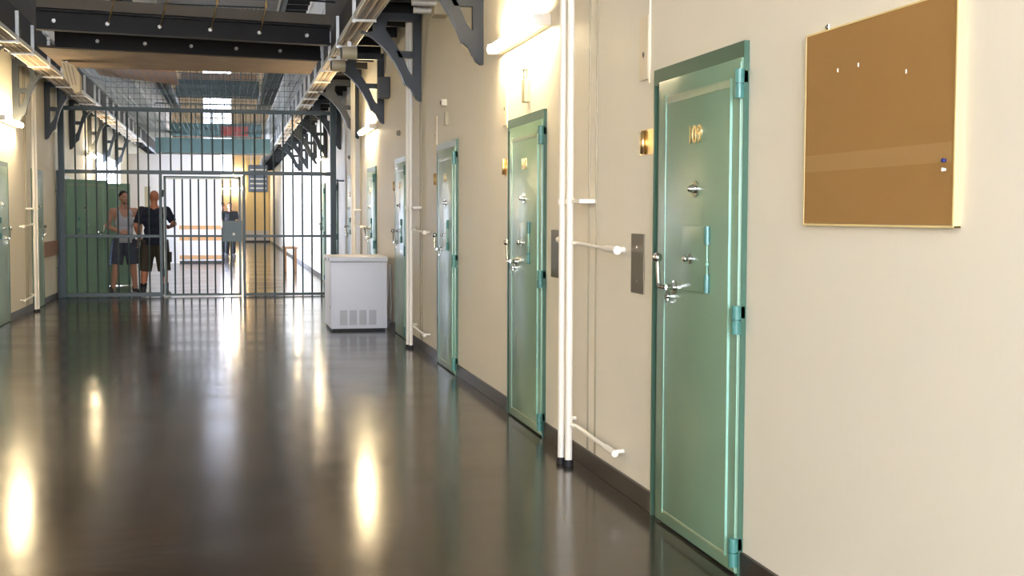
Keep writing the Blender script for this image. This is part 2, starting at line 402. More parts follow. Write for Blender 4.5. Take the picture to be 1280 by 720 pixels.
t = thing('junction_box', (RW, 8.13, 2.18), 'cream junction box with a small hanging sounder under nearest wall lamp', 'junction box')
obj('upper_box', B().box((-.035, -.01, .19), (0, .07, .28), .004), 'offwhite', t)
obj('cord', B().tube([(-.018, .02, .2), (-.03, .0, .165), (-.03, -.03, .13), (-.02, -.03, .10)], .005, 8), 'ink', t, smooth=True)
obj('lower_box', B().box((-.04, -.075, -.03), (0, .015, .12), .006), 'beigebox', t)
t = thing('junction_box', (RW + .001, 11.25, 2.25), 'cream junction box pair above the third right hand door', 'junction box')
obj('upper_box', B().box((-.05, .07, .15), (0, .15, .21), .004), 'offwhite', t)
obj('lens', B().cyl((-.05, .11, .18), (-.056, .11, .18), .018, n=14), 'ink', t)
obj('lower_box', B().box((-.03, -.01, -.03), (0, .06, .09), .004), 'beigebox', t)
o = obj('wall_sensor', B().box((-.03, -.04, -.03), (0, .04, .03), .006).cyl((-.03, 0, 0), (-.038, 0, 0), .018, n=12), 'steel', at=(RW, 14.6, 2.36)); tag(o, 'small grey wall sensor above the door beside the freezer', 'sensor')
o = obj('wall_sensor', B().box((-.03, -.04, -.03), (0, .04, .03), .006).cyl((-.03, 0, 0), (-.038, 0, 0), .018, n=12), 'steel', at=(RW, 20.9, 2.36)); tag(o, 'small grey wall sensor above the door nearest the gate', 'sensor')

# ------------------------------------------------------------------ pipes
def pipes(wall, s, y, lab, top=3.62, single=False):
    t = thing('heating_pipes', (wall + s * .095, y, 0), lab, 'pipes', 'white heating pipe pairs')
    offs = ((0, 0), (.02, .085)) if True else ((0, 0),)
    for dx, dy in offs:
        obj('pipe', B().cyl((s * -dx * -1, dy, .02), (s * dx, dy, top), .0205, n=16), 'white', t, smooth=40)
        obj('floor_collar', B().cyl((s * dx, dy, 0), (s * dx, dy, .035), .027, n=14), 'black', t, smooth=40)
    # clamp
    b = B(); b.cyl((0, 0, 1.465), (0, 0, 1.495), .028, n=14); b.cyl((s * .02, .085, 1.465), (s * .02, .085, 1.495), .028, n=14); b.box((min(0, -s * .092), -.19, 1.468), (max(0, -s * .092), .02, 1.492), .003)
    obj('clamp', b, 'white', t, smooth=35)
    # upper branch to the near side
    xb = -s * .03
    b = B(); b.tube([(0, 0, 1.255), (xb, -.06, 1.25), (xb, -.58, 1.235)], .0095, 12)
    obj('branch_pipe', b, 'white', t, smooth=40)
    b = B(); b.cyl((xb, -.57, 1.235), (xb, -.60, 1.235), .015, n=14).cyl((xb, -.60, 1.235), (xb, -.76, 1.231), .018, n=14).cyl((xb, -.76, 1.231), (xb, -.785, 1.231), .022, n=14).cyl((xb, -.70, 1.231), (-s * .093, -.70, 1.231), .014, n=10)
    obj('valve', b, 'white', t, smooth=40)
    b = B(); b.tube([(s * .02, .085, 1.255), (xb, .14, 1.257), (xb, .22, 1.26)], .0125, 12); b.cyl((xb, .2, 1.26), (xb, .36, 1.262), .027, .018, n=14); b.cyl((xb, .3, 1.26), (-s * .093, .3, 1.26), .013, n=10)
    obj('branch_pipe', b, 'white', t, smooth=40)
    # lower branch close to the skirting
    b = B(); b.tube([(0, 0, .235), (xb, -.05, .23), (xb, -.62, .215)], .0125, 12); b.tube([(s * .02, .085, .24), (xb, .16, .24), (-s * .088, .17, .24)], .012, 10)
    obj('branch_pipe', b, 'white', t, smooth=40)
    b = B(); b.cyl((xb, -.61, .215), (xb, -.77, .212), .018, n=14); b.cyl((xb, -.72, .213), (-s * .093, -.72, .213), .011, n=10)
    obj('valve', b, 'white', t, smooth=40)
    for dy in (-.07, -.21):
        b = B(); b.cyl((-s * .089, dy + .0, .1), (-s * .089, dy, top), .0045, n=8)
        obj('thin_cable', b, 'beigebox', t, smooth=True)
    return t
pipes(RW, -1, 6.70, 'white upright heating pipes between the two nearest green doors')
pipes(RW, -1, 13.02, 'white upright heating pipe pair between third door and the freezer door')
pipes(RW, -1, 19.2, 'white upright heating pipes on right wall behind the freezer')
pipes(LW, 1, 18.95, 'white upright heating pipes on left wall before the gate')
pipes(LW, 1, 12.7, 'white upright heating pipes on left wall outside the picture')

# wooden rail on the left wall
o = obj('wall_rail_board', B().box((0, 0, 0), (.025, 1.75, .24), .004), 'wood', at=(LW, 20.45, .73)); tag(o, 'brown wooden bumper board on left wall just before the gate', 'board')

# ------------------------------------------------------------------ chest freezer
t = thing('chest_freezer', (1.155, 15.1, 0), 'white chest freezer standing on the floor against the right wall', 'freezer')
fw, fl = .68, .98
obj('body', B().box((0, 0, .03), (fw, fl, .835), .012), 'enamel', t, smooth=30)
obj('plinth', B().box((.02, .02, .0), (fw - .02, fl - .02, .035)), 'black', t)
obj('lid', B().box((-.018, -.012, .838), (fw + .01, fl + .01, .90), .016), 'enamel', t, smooth=30)
obj('lid_handle', B().box((-.034, fl / 2 - .1, .845), (-.014, fl / 2 + .1, .875), .005), 'grille', t)
b = B(); b.box((-.02, .07, .86), (-.014, .14, .885))
obj('lock', b, 'darkgrey', t)
for i in range(4):
    x = .108 + i * .117
    b = B(); b.box((x, -.004, .075), (x + .088, .002, .255))
    for j in range(13): b.box((x + .004, -.008, .083 + j * .013), (x + .084, -.003, .089 + j * .013))
    obj('vent_grille', b, 'grille', t)
obj('side_trim', B().box((-.004, .0, .27), (.002, .11, .31), .001), 'grille', t)
obj('power_cable', B().tube([(fw, .15, .25), (fw + .04, .13, .6), (fw + .05, .1, .8), (fw + .06, .1, .3), (fw + .05, .1, .1)], .006, 8), 'grille', t, smooth=True)

# ------------------------------------------------------------------ gallery brackets
def bracket_mesh(s):
    # profile in (distance from wall, z) ; plate with a curved flange
    f = lambda u, w, tt: (s * u, tt, w)
    b = B(); T = .03
    up = [(0, 2.575), (.025, 2.575), (.06, 2.60), (.085, 2.65), (.085, 3.40), (0, 3.40)]
    b.prism(up, f, -T, T)
    k = 1. if s < 0 else .5
    sq = lambda l: [(u if u < .16 else .16 + (u - .16) * k, w) for u, w in l]
    um = .50 if s < 0 else .275
    arc = sq([(.085, 2.64), (.115, 2.70), (.15, 2.73), (.17, 2.745), (.215, 2.86), (.27, 2.96), (.335, 3.06), (.42, 3.15), (.50, 3.215), (.56, 3.25), (.62, 3.268)])
    inn = sq([(.085, 2.83), (.10, 2.84), (.12, 2.865), (.14, 2.895), (.16, 2.945), (.20, 3.035), (.25, 3.12), (.31, 3.205), (.37, 3.30), (.37, 3.30), (.37, 3.30)])
    for i in range(len(arc) - 1):
        if arc[i + 1][0] <= um + .03 and i < 8:
            b.prism([arc[i], arc[i + 1], inn[i + 1], inn[i]], f, -T, T)
            last = i + 1
        else:
            b.prism([arc[i], arc[i + 1], (arc[i + 1][0], arc[i + 1][1] + .014), (arc[i][0], max(arc[i][1] + .014, 3.276 if i < 9 else 0))], f, -T, T)
    b.prism([arc[last], (arc[last][0], 3.40), (inn[last][0] - .02, 3.40), inn[last]], f, -T, T)
    b.prism([(.08, 3.02), (.235 if s < 0 else .19, 3.02), (.265 if s < 0 else .20, 3.085), (.08, 3.085)], f, -T, T)
    e = .70 if s < 0 else .57
    b.prism([(.0, 3.39), (e, 3.39), (e, 3.47), (.0, 3.47)], f, -T, T)
    fl = arc[3:]
    for i in range(len(fl) - 1):
        (u0, w0), (u1, w1) = fl[i], fl[i + 1]
        b.prism([(u0, w0 - .010), (u1, w1 - .010), (u1, w1 + .004), (u0, w0 + .004)], f, -.044, .044)
    return b
RB = [9.65 + 3.25 * k for k in range(9)]
LB = [9.0, 11.95, 14.95, 17.92, 20.86, 23.94, 26.85, 29.9, 33.]
proto = {}
for side, wall, s, ys in (('right', RW, -1, RB), ('left', LW, 1, LB)):
    for i, y in enumerate(ys):
        if s not in proto:
            o = obj('gallery_bracket', bracket_mesh(s), 'iron'); proto[s] = o
        else:
            o = proto[s].copy(); C.objects.link(o)
        o.location = (wall - s * .001, y, 0)
        if side == 'right':
            lab = ['dark iron gallery bracket on right wall beside the nearest lamp', 'dark iron gallery bracket on right wall between third and fourth doors', 'dark iron gallery bracket above the freezer area, third on right wall',
                   'dark iron bracket on right wall just beyond the lamp above freezer', 'dark iron bracket on right wall right at the gate', 'first dark iron bracket on right wall beyond the gate', 'second dark iron bracket on right wall beyond the gate',
                   'third dark iron bracket on right wall beyond the gate', 'fourth and farthest dark iron bracket on right wall'][i]
        else:
            lab = ['dark iron bracket on left wall, out of view and nearest', 'dark iron bracket on left wall, out of view, second', 'dark iron bracket at the very left picture edge under the tray', 'dark iron bracket on left wall just beyond the lamp at left edge',
                   'dark iron bracket on left wall just before the gate', 'first dark iron bracket on left wall beyond the gate', 'second dark iron bracket on left wall beyond the gate', 'third dark iron bracket on left wall beyond the gate', 'farthest dark iron bracket on left wall'][i]
        tag(o, lab, 'bracket', 'iron gallery brackets on the %s wall' % side)

# ------------------------------------------------------------------ galleries (structure)
GX_R, GX_L = 1.29, -2.40
def gallery(name, wall, edge, z, lab):
    a, c = min(wall, edge), max(wall, edge)
    t = thing(name, (0, 0, 0), lab, 'gallery', kind='structure')
    obj('deck', B().box((a, 2, z), (c, 64, z + .10)), 'slab', t)
    e0, e1 = (edge - .03, edge + .03)
    b = B().box((e0, 2, z - .16), (e1, 64, z + .14)); b.box((edge - .05, 2, z - .18), (edge + .05, 64, z - .155))
    obj('edge_beam', b, 'darksteel', t)
    if z < 4: obj('dark_view_screen', B().box((edge - .012, 2, z + .14), (edge + .012, 17.4, z + 1.05)), 'slab', t)  # added dark sheet, keeps the bright upper wall out of view
    b = B()
    y = 2.4
    while y < 60:
        b.box((a + .05, y, z - .13), (c - .03, y + .07, z)); y += .8125
    obj('joists', b, 'darksteel', t)
    return t
gallery('trim_1', RW, GX_R, 3.60, 'first floor gallery along the right wall seen from below')
gallery('trim_2', LW, GX_L, 3.60, 'first floor gallery along the left wall seen from below')
gallery('trim_3', RW, GX_R, 6.6, 'second floor gallery high along the right wall')
gallery('trim_4', LW, GX_L, 6.6, 'second floor gallery high along the left wall')

def railing(x, z, lab, grp):
    t = thing('gallery_railing', (x, 17.5, z), lab, 'railing', grp)
    b = B(); b.tube([(0, 0, 1.0), (0, 34.5, 1.0)], .025, 8); obj('handrail', b, 'galv', t)
    b = B(); b.tube([(0, 0, .52), (0, 34.5, .52)], .014, 6); obj('mid_rail', b, 'galv', t)
    pm = None
    for i in range(18):
        if pm is None: pm = p = obj('post', B().box((-.025, -.025, 0), (.025, .025, 1.0)), 'galv', t)
        else: p = pm.copy(); C.objects.link(p)
        p.location = (0, i * 2, 0)
    b = B()
    for i in range(1, 138):
        if i % 8: b.box((-.009, i * .25 - .009, .05), (.009, i * .25 + .009, 1.0))
    b.box((-.012, 0, .05), (.012, 34.5, .08))
    obj('baluster_panel', b, 'galv', t)
railing(GX_R, 3.74, 'galvanised railing on the right first floor gallery', 'gallery railings')
railing(GX_L, 3.74, 'galvanised railing on the left first floor gallery', 'gallery railings')

# ------------------------------------------------------------------ cable trays
def tray(x0, x1, s, ys, lab):
    """x0 = corridor side edge, x1 = wall side edge"""
    z = 3.325; L = 32.6
    t = thing('cable_tray', (x0, 3.5, z), lab, 'cable tray', 'long cable trays hung below the galleries')
    w = x1 - x0; sg = 1 if w > 0 else -1
    def bxx(b, xa, ya, za, xb, yb, zb, bev=0): return b.box((min(xa, xb), ya, za), (max(xa, xb), yb, zb), bev)
    for xx in (0, w): obj('side_rail', bxx(B(), xx - .006, 0, 0, xx + .006, L, .05), 'galv', t)
    cs = ['cable', 'cable3', 'cable2', 'cable', 'cable3', 'cable2', 'cable', 'cable', 'cable3']
    for i in range(9):
        xx = w * (i + .8) / 9.6
        b = B(); pts = [(xx + random.uniform(-.006, .006), yy, .017 + random.uniform(0, .004)) for yy in [j * 1.5 for j in range(int(L / 1.5) + 1)]]
        b.tube(pts, .010 + .003 * (i % 3), 6); obj('cable', b, cs[i if sg > 0 else 8 - i], t, smooth=True)
    for y in ys:
        b = B(); bxx(b, -sg * .012, y - 3.5, -.03, sg * .022, y - 3.5 + .045, .33); bxx(b, -sg * .012, y - 3.5 - .004, -.02, w + sg * .012, y - 3.5 + .034, -.0)
        obj('hanger', b, 'galv', t)
hr = [4.8, 6.3, 7.9, 9.4, 10.9, 12.44, 14.39, 15.6, 16.85, 18.3, 19.8, 21., 22.16, 23.76, 25.2, 26.6, 28, 29.5, 31, 32.5, 34]
hl = [5, 6.3, 7.5, 8.7, 9.9, 11.1, 12.35, 13.6, 14.86, 15.96, 17.32, 18.6, 20., 21.4, 22.95, 23.7, 25.2, 26.5, 27.8, 29.1, 30.4, 31.7, 32.7, 34.3]
tray(1.19, 1.40, -1, hr, 'cable tray with beige cables hung along the right gallery edge')
tray(-2.30, -2.555, 1, hl, 'cable tray with beige cables hung along the left gallery edge')

# boxes on the right tray
t = thing('camera_housing', (1.26, 13.9, 3.12), 'beige cylinder camera housing under the right cable tray, nearer one', 'camera', 'beige camera housings under the right tray')
obj('housing', B().cyl((-.06, 0, .06), (.10, 0, .06), .07, n=18), 'beigebox', t, smooth=40); obj('mount', B().box((0, -.02, .10), (.04, .02, .182)), 'galv', t)
obj('lens_cap', B().cyl((-.075, 0, .06), (-.058, 0, .06), .055, n=18), 'darkgrey', t, smooth=40)
t = thing('camera_housing', (1.24, 15.1, 3.12), 'beige camera housing under the right cable tray, farther and lower one', 'camera', 'beige camera housings under the right tray')
obj('housing', B().cyl((-.06, 0, .06), (.10, 0, .06), .07, n=18), 'beigebox', t, smooth=40); obj('mount', B().box((0, -.02, .10), (.04, .02, .182)), 'galv', t)
obj('lens_cap', B().cyl((-.075, 0, .06), (-.058, 0, .06), .055, n=18), 'darkgrey', t, smooth=40)
o = obj('loudspeaker', B().box((-.07, -.1, -.13), (.07, .1, .13), .01).box((-.06, -.105, -.12), (.06, -.098, .12)), 'darkgrey', at=(1.858, 15.6, 2.98)); tag(o, 'dark grey loudspeaker box on right wall under the gallery, beside the third bracket', 'loudspeaker')
t = thing('conduit_box', (RW + .001, 11.3, 3.2), 'grey conduit box with pipe stubs on right wall under the gallery', 'conduit box')
obj('box_body', B().box((-.14, -.12, 0), (0, .12, .14), .01), 'beigebox', t); obj('pipe_stub', B().cyl((-.12, -.1, .10), (-.34, -.1, .10), .03, n=12), 'galv', t, smooth=40); obj('pipe_stub', B().cyl((-.12, .06, .06), (-.30, .06, .06), .03, n=12), 'galv', t, smooth=40)
# angled duct end at the left tray
t = thing('cable_duct', (-2.0, 17.2, 2.975), 'beige slanted cable duct end hanging from the bridge beside left tray', 'duct')
f = lambda u, w, tt: (u, tt, w)
obj('duct_casing', B().prism([(-.14, .42), (.02, .36), (.09, .24), (.09, .02), (.03, 0), (-.02, .08), (-.10, .20)], f, 0, .22), 'beigebox', t)
obj('hanging_strap', B().box((-.1, .1, .38), (-.07, .13, .4245)), 'galv', t)
for i in range(3): obj('rib', B().prism([(-.11 + i * .05, .38 - i * .02), (-.10 + i * .05, .38 - i * .02), (-.03 + i * .04, .1), (-.04 + i * .04, .1)], f, -.006, .0), 'cable2', t)

# ------------------------------------------------------------------ footbridge
t = thing('steel_footbridge', (-.48, 14.8, 3.42), 'dark steel footbridge crossing between the galleries before the gate', 'footbridge')
def ibeam(y, z0, z1, dx=0):
    b = B(); x0, x1 = -1.60 + dx, 1.66 + dx
    b.box((x0, y - .006, z0), (x1, y + .006, z1)); b.box((x0, y - .07, z0 - .012), (x1, y + .07, z0 + .012)); b.box((x0, y - .07, z1 - .012), (x1, y + .07, z1 + .012))
    return b
t.rotation_euler = (0, 0, .17)
obj('beam', ibeam(0, 0, .20), 'darksteel', t); obj('beam', ibeam(1.5, 0, .20, .25), 'darksteel', t)
obj('deck', B().prism([(-1.6, -.1), (1.66, -.1), (1.91, 1.6), (-1.35, 1.6)], lambda u, w, tt: (u, w, tt), .215, .26), 'deck', t)
obj('kick_plate', B().box((-1.60, -.11, .215), (1.66, -.09, .335)), 'slab', t)
RZ = Matrix.Rotation(-.17, 3, 'Z')
obj('soffit', B().prism([(-2.25, 16.0), (1.12, 16.58), (1.12, 18.1), (-2.25, 18.1)], lambda u, w, tt: RZ @ V((u + .48, w - 14.8, tt)), -.02, .01), 'deck', t)
bp = None
for yy in (-.010, 1.49):
    for i in range(6):
        if bp is None: bp = o = obj('bolt', B().cyl((0, 0, 0), (0, -.03, 0), .022, n=8), 'galv', t, smooth=30)
        else: o = bp.copy(); C.objects.link(o)
        o.location = (-1.42 + i * .56, yy, .09)
rp = None
for i in range(4):
    x = -.85 + i * .56
    o = obj('tie_rod', B().tube([(x, -.02, .09), (x - .02 * (i - 2), -.5, .335), (x - .02 * (i - 2), -.5, .5)], .008, 8).cyl((x - .02 * (i - 2), -.5, .30), (x - .02 * (i - 2), -.5, .36), .016, n=8), 'brass', t, smooth=40)
obj('front_rail', B().cyl((-1.6, -.5, .42), (1.6, -.5, .42), .012, n=8), 'darksteel', t)

# plywood on the net beyond the bridge
o = obj('plywood_sheet', B().box((-.62, -.9, -.01), (.62, .9, .01), .002), 'ply', at=(-1.42, 20.15, 3.60)); o.rotation_euler = (-.04, .105, 0)
tag(o, 'orange brown plywood sheet lying on the net behind the footbridge', 'plywood')

# ------------------------------------------------------------------ nets
def net_h(name, y0, y1, z, cell, lab, sag=.08):
    b = B(); x0, x1 = GX_L + .045, GX_R - .045
    def zz(x, y):
        u = (x - x0) / (x1 - x0); return z - sag * 4 * u * (1 - u) - .02 * math.sin(y * 1.7) * math.sin(x * 3)
    nx = int((x1 - x0) / cell); ny = int((y1 - y0) / cell)
    r = .004
    def strip(pts):
        prev = None
        for p in pts:
            p = V(p)
            cur = [b.bm.verts.new(p + V(d)) for d in ((r, 0, 0), (0, r, r), (-r, -r, 0))]
            if prev:
                for i in range(3): b.bm.faces.new((prev[i], prev[(i + 1) % 3], cur[(i + 1) % 3], cur[i]))
            prev = cur
    for i in range(nx + 1):
        x = x0 + (x1 - x0) * i / nx
        strip([(x, y0 + (y1 - y0) * j / 40, zz(x, y0 + (y1 - y0) * j / 40)) for j in range(41)])
    for j in range(ny + 1):
        y = y0 + (y1 - y0) * j / ny
        strip([(x0 + (x1 - x0) * i / 10, y, zz(x0 + (x1 - x0) * i / 10, y)) for i in range(11)])
    return tag(obj(name, b, 'net'), lab, 'net')
net_h('safety_net', 18.3, 21.95, 3.71, .12, 'grey wire safety net between the galleries from footbridge to gate', .32)
net_h('safety_net', 22.1, 36.2, 3.71, .12, 'grey wire safety net between the galleries beyond the gate', .1)
net_h('safety_net', 5.0, 13.9, 3.785, .12, 'grey wire safety net between the galleries before the footbridge', .05)
# upright mesh above the gate
t = thing('mesh_screen', (-.48, 22.02, 3.2), 'upright wire mesh screen rising above the barred gate', 'mesh screen')
b = B()
x = -1.56
while x <= 1.571: b.box((x - .0035, -.0035, 0), (x + .0035, .0035, 1.5)); x += .0922
z = 0.05
while z < 1.5: b.box((-1.56, -.0035, z - .0035), (1.56, .0035, z + .0035)); z += .0922
obj('wire_mesh', b, 'gate', t)
obj('top_bar', B().cyl((-1.56, 0, 1.5), (1.56, 0, 1.5), .02, n=8), 'gate', t)

# far bridges
def far_bridge(y, z, h, fascia, lab, depth=1.4):
    t = thing('gallery_bridge', (-.48, y, z), lab, 'bridge', 'bridges across the far galleries')
    obj('fascia', B().box((-1.58, 0, 0), (1.58, .05, h)), fascia, t)
    obj('deck', B().box((-1.58, 0.05, .02), (1.58, depth, .10)), 'deck', t)
    b = B().tube([(-1.58, 0.03, h + .95), (1.58, .03, h + .95)], .02, 8)
    for i in range(24): b.box((-1.58 + i * .137, .02, h), (-1.565 + i * .137, .04, h + .95))
    obj('railing', b, 'gate', t)
far_bridge(36.3, 3.13, .42, 'tealbeam', 'teal faced bridge low above the white partition')
far_bridge(46, 4.2, .45, 'tealbeam', 'teal faced bridge hung with a red banner, high beyond the gate')
far_bridge(30, 6.6, .35, 'tealbeam', 'teal faced bridge high above, between upper galleries')
far_bridge(55, 6.9, .5, 'ply', 'orange brown faced bridge high at the very far end')
far_bridge(50, 6.0, .6, 'gate', 'dark green faced bridge high in the far atrium')
far_bridge(41, 6.6, .45, 'deck', 'brown faced bridge between upper galleries further back')
o = obj('hanging_banner', B().box((0, -.02, 0), (.95, 0, .32)).cyl((-.04, -.01, .32), (.99, -.01, .32), .015, n=8), mat('faded_red_cloth', (158, 58, 48), .8), at=(-.35, 45.995, 4.22)); tag(o, 'faded red banner on the front of the far teal bridge', 'banner')

# ------------------------------------------------------------------ barred gate
GY = 22.0
M_LOCK = mat('grey_green_lock_paint', (66, 84, 80), .4, noise=.1)
t = thing('barred_gate', (0, GY, 0), 'dark green barred steel gate spanning the corridor', 'gate')
XL, XR = -2.755, 1.735
for x in (XL, XR): obj('post', B().box((x - .05, -.05, 0), (x + .05, .05, 3.55), .006), 'gate', t)
obj('side_fin', B().box((XL - .085, -.03, 0), (XL - .052, .03, 2.13), .004), 'gate', t)
gx0, gx1 = -1.125, .165       # door opening
def rail(name, xa, xb, z, hh, d=.022): obj(name, B().box((xa, -d, z - hh / 2), (xb, d, z + hh / 2), .004), 'gate', t)
rail('top_rail', XL, XR, 3.165, .07); rail('head_rail', XL, XR, 2.115, .065)
rail('mid_rail', XL, gx0 - .03, 1.036, .05); rail('mid_rail', gx1 + .03, XR, 1.036, .04)
rail('bottom_rail', XL, gx0 - .03, .045, .07); rail('bottom_rail', gx1 + .03, XR, .03, .045)
for x in (gx0 - .045, gx1 + .045): obj('jamb', B().box((x - .025, -.03, 0), (x + .025, .03, 2.1), .003), 'gate', t)
bar = None
def put_bar(x, z0, z1, parent):
    o = obj('bar', B().cyl((0, 0, z0), (0, 0, z1), .0145, n=10), 'gate', parent, smooth=40, at=(x, 0, 0)); return o
nl = 8
barL = None
for i in range(1, nl + 1):
    x = XL + .05 + (gx0 - .07 - XL - .05) * i / (nl + 1)
    if barL is None: barL = put_bar(x, 0, 3.165, t)
    else: o = barL.copy(); C.objects.link(o); o.location = (x, 0, 0)
for i in range(1, 9):
    x = gx1 + .07 + (XR - .05 - gx1 - .07) * i / 9
    o = barL.copy(); C.objects.link(o); o.location = (x, 0, 0)
barT = None
for i in range(0, 9):
    x = gx0 - .045 + (gx1 - gx0 + .09) * i / 8
    if barT is None: barT = put_bar(x, 2.1, 3.165, t)
    else: o = barT.copy(); C.objects.link(o); o.location = (x, 0, 0)
gd = obj('gate_door', B().box((gx0, -.025, 0.015), (gx0 + .045, .025, 2.055), .003).box((gx1 - .045, -.025, .015), (gx1, .025, 2.055), .003).box((gx0, -.025, 2.01), (gx1, .025, 2.055), .003).box((gx0, -.025, .015), (gx1, .025, .055), .003).box((gx0, -.02, 1.02), (gx1, .02, 1.055), .003), 'gate', t)
b = B()
b.box((gx0 + .045, -.03, 2.005), (gx1 - .045, -.024, 2.03)); b.box((gx1 - .014, -.03, .02), (gx1 - .002, -.024, 2.05)); b.box((gx0 + .002, -.03, .02), (gx0 + .012, -.024, 2.05)); b.box((gx0, -.03, .010), (gx1, -.024, .024))
obj('bright_gap_strip', b, 'gategrey', gd)  # light lines standing in for brightness seen through the gaps
bd = None
for i in range(1, 9):
    x = gx0 + .045 + (gx1 - gx0 - .09) * i / 9
    if bd is None: bd = put_bar(x, .03, 2.03, gd)
    else: o = bd.copy(); C.objects.link(o); o.location = (x, 0, 0)
f = lambda u, w, tt: (u, tt, w)
cx, cz = .035, 1.07
sq = []; ci = []
for k in range(24):
    a = k * 2 * PI / 24; ca, sa = math.cos(a), math.sin(a); q = max(abs(ca), abs(sa))
    sq.append((.01 + .165 * ca / q, 1.12 + .18 * sa / q)); ci.append((cx + .026 * ca, cz + .026 * sa))
obj('lock_plate', B().ring(sq, ci, f, -.045, .03), M_LOCK, gd)
obj('bright_hole_plug', B().cyl((cx, -.05, cz), (cx, .0, cz), .024, n=16).box((cx - .003, -.053, cz - .01), (cx + .003, -.049, cz + .01)), 'white', gd, smooth=40)  # white plug paints the bright spot seen in the lock hole
for z in (.35, 1.7): obj('gate_hinge', B().cyl((gx0 - .01, -.03, z), (gx0 - .01, -.03, z + .12), .02, n=10), 'gate', gd, smooth=40)
for z in (.5, 1.79): obj('wall_arm', B().box((LW - .0, -.015, z - .015), (XL, .015, z + .015)), 'gate', t)
obj('wall_arm', B().box((XR, -.015, 1.985), (RW, .015, 2.015)), 'gate', t); obj('wall_arm', B().box((XR, -.015, .5), (RW, .015, .53)), 'gate', t)

# ------------------------------------------------------------------ beyond the gate
t = thing('trim_5', (0, 0, 0), 'bright white partition wall with three orange wooden rails', 'partition', kind='structure')
obj('partition_wall', B().box((LW, 37.2, 0), (-.29, 37.4, 3.13)), 'white_wall', t)
for z in (.12, .66, .98): obj('wooden_rail', B().box((-1.5, 37.165, z), (-.29, 37.2, z + .11), .004), 'rail', t)
obj('skirting', B().box((-1.5, 37.18, 0), (-.29, 37.2, .07)), 'base', t)
obj('corner_bead', B().box((-1.52, 37.16, 0), (-1.47, 37.2, 2.75)), 'white', t)
o = obj('wall_notice', B().box((0, 0, 0), (.16, .008, .75), .002), 'beigebox', at=(-2.42, 37.19, 1.45)); tag(o, 'narrow grey notice on the bright white wall between the two men', 'notice')
t = thing('wooden_table', (1.25, 31.5, 0), 'low brown wooden table against right wall beyond the gate', 'table')
obj('top', B().box((0, 0, .56), (.35, 1.1, .60), .004), 'wood', t)
for x in (.03, .28):
    for y in (.03, 1.03): obj('leg', B().box((x, y, 0), (x + .045, y + .045, .56)), 'wood', t)
t = thing('trim_6', (.72, Y1, 0), 'tall yellow door panel in the far end wall', 'door panel', kind='structure')
obj('panel', B().box((0, -.04, .6), (1.13, 0, 4.2), .01), 'yellow', t); obj('lower_panel', B().box((0, -.045, .1), (1.13, 0, .6), .01), 'white_wall', t); obj('skirting', B().box((-.1, -.06, 0), (1.2, 0, .1)), 'base', t)
t = thing('ventilation_unit', (.66, 50, 2.3), 'dark grey box unit hanging high before the far yellow panel', 'unit')
obj('casing', B().box((0, 0, 0), (.74, .5, 1.05), .02), 'darkgrey', t)
for i in range(5): obj('louvre', B().box((.06, -.02, .12 + i * .18), (.68, .005, .17 + i * .18), .004), 'beigebox', t)
for x in (.1, .5): obj('hanger_rod', B().cyl((x, .25, 1.04), (x, .25, 2.6), .015, n=8), 'galv', t)
def far_lamp(x, y, z, lab):
    t = thing('wall_lamp', (x, y, z), lab, 'lamp', 'fluorescent lamps at the far end')
    obj('housing', B().box((0, -.05, -.04), (1.3, 0, .06), .006), 'white', t); obj('tube', B().cyl((.04, -.085, 0), (1.26, -.085, 0), .04, n=12), 'tube', t)
    for x0 in (0, 1.27): obj('end_cap', B().box((x0, -.12, -.05), (x0 + .03, 0, .06), .006), 'galv', t)
far_lamp(-.62, Y1, 2.72, 'lit lamp above the far man on the end wall')
far_lamp(-.62, Y1, 3.40, 'upper lit lamp high on the far end wall')

# ------------------------------------------------------------------ people
def remeshed(name, b, voxel, m, parent, smooth=6, fac=.5):
    bmesh.ops.recalc_face_normals(b.bm, faces=b.bm.faces)
    me = bpy.data.meshes.new('tmp'); b.bm.to_mesh(me); b.bm.free()
    o = bpy.data.objects.new('tmp', me); C.objects.link(o)
    r = o.modifiers.new('r', 'REMESH'); r.mode = 'VOXEL'; r.voxel_size = voxel
    sm = o.modifiers.new('s', 'SMOOTH'); sm.iterations = smooth; sm.factor = fac
    dg = bpy.context.evaluated_depsgraph_get(); dg.update()
    nm = bpy.data.meshes.new_from_object(o.evaluated_get(dg))
    bpy.data.objects.remove(o)
    nm.name = name; nm.materials.clear(); nm.materials.append(M[m])
    for p in nm.polygons: p.use_smooth = True
    q = bpy.data.objects.new(name, nm); C.objects.link(q); q.parent = parent
    return q

def hand(b, wrist, d, side, palm_n, curl=.5, k=1.0):
    """wrist point, direction d of the hand, palm normal; side +1/-1 puts the thumb"""
    d = V(d).normalized(); n = V(palm_n); n = (n - d * n.dot(d)).normalized(); w = d.cross(n) * side
    W = V(wrist)
    c0 = W + d * .02; c1 = W + d * .085
    for off in (-.027, -.009, .009, .027):
        b.cap(c0 + w * off * .8, .014 * k, c1 + w * off, .0125 * k, 10)
    for off, ln in ((-.030, .062), (-.010, .076), (.010, .082), (.030, .074)):
        p = c1 + w * off; a = 0.15 + curl * .35; L = ln
        for seg, r in ((.45, .0092), (.32, .0085), (.23, .0078)):
            dd = (d * math.cos(a) + n * math.sin(a)).normalized()
            q = p + dd * L * seg; b.cap(p, r * k, q, r * .92 * k, 8); p = q; a += curl * .7
    p = W + d * .03 + w * .030
    for seg, a in ((.040, .75), (.032, .5), (.024, .3)):
        dd = (d * math.cos(a) + w * math.sin(a) + n * .35).normalized(); q = p + dd * seg; b.cap(p, .0115 * k, q, .010 * k, 8); p = q

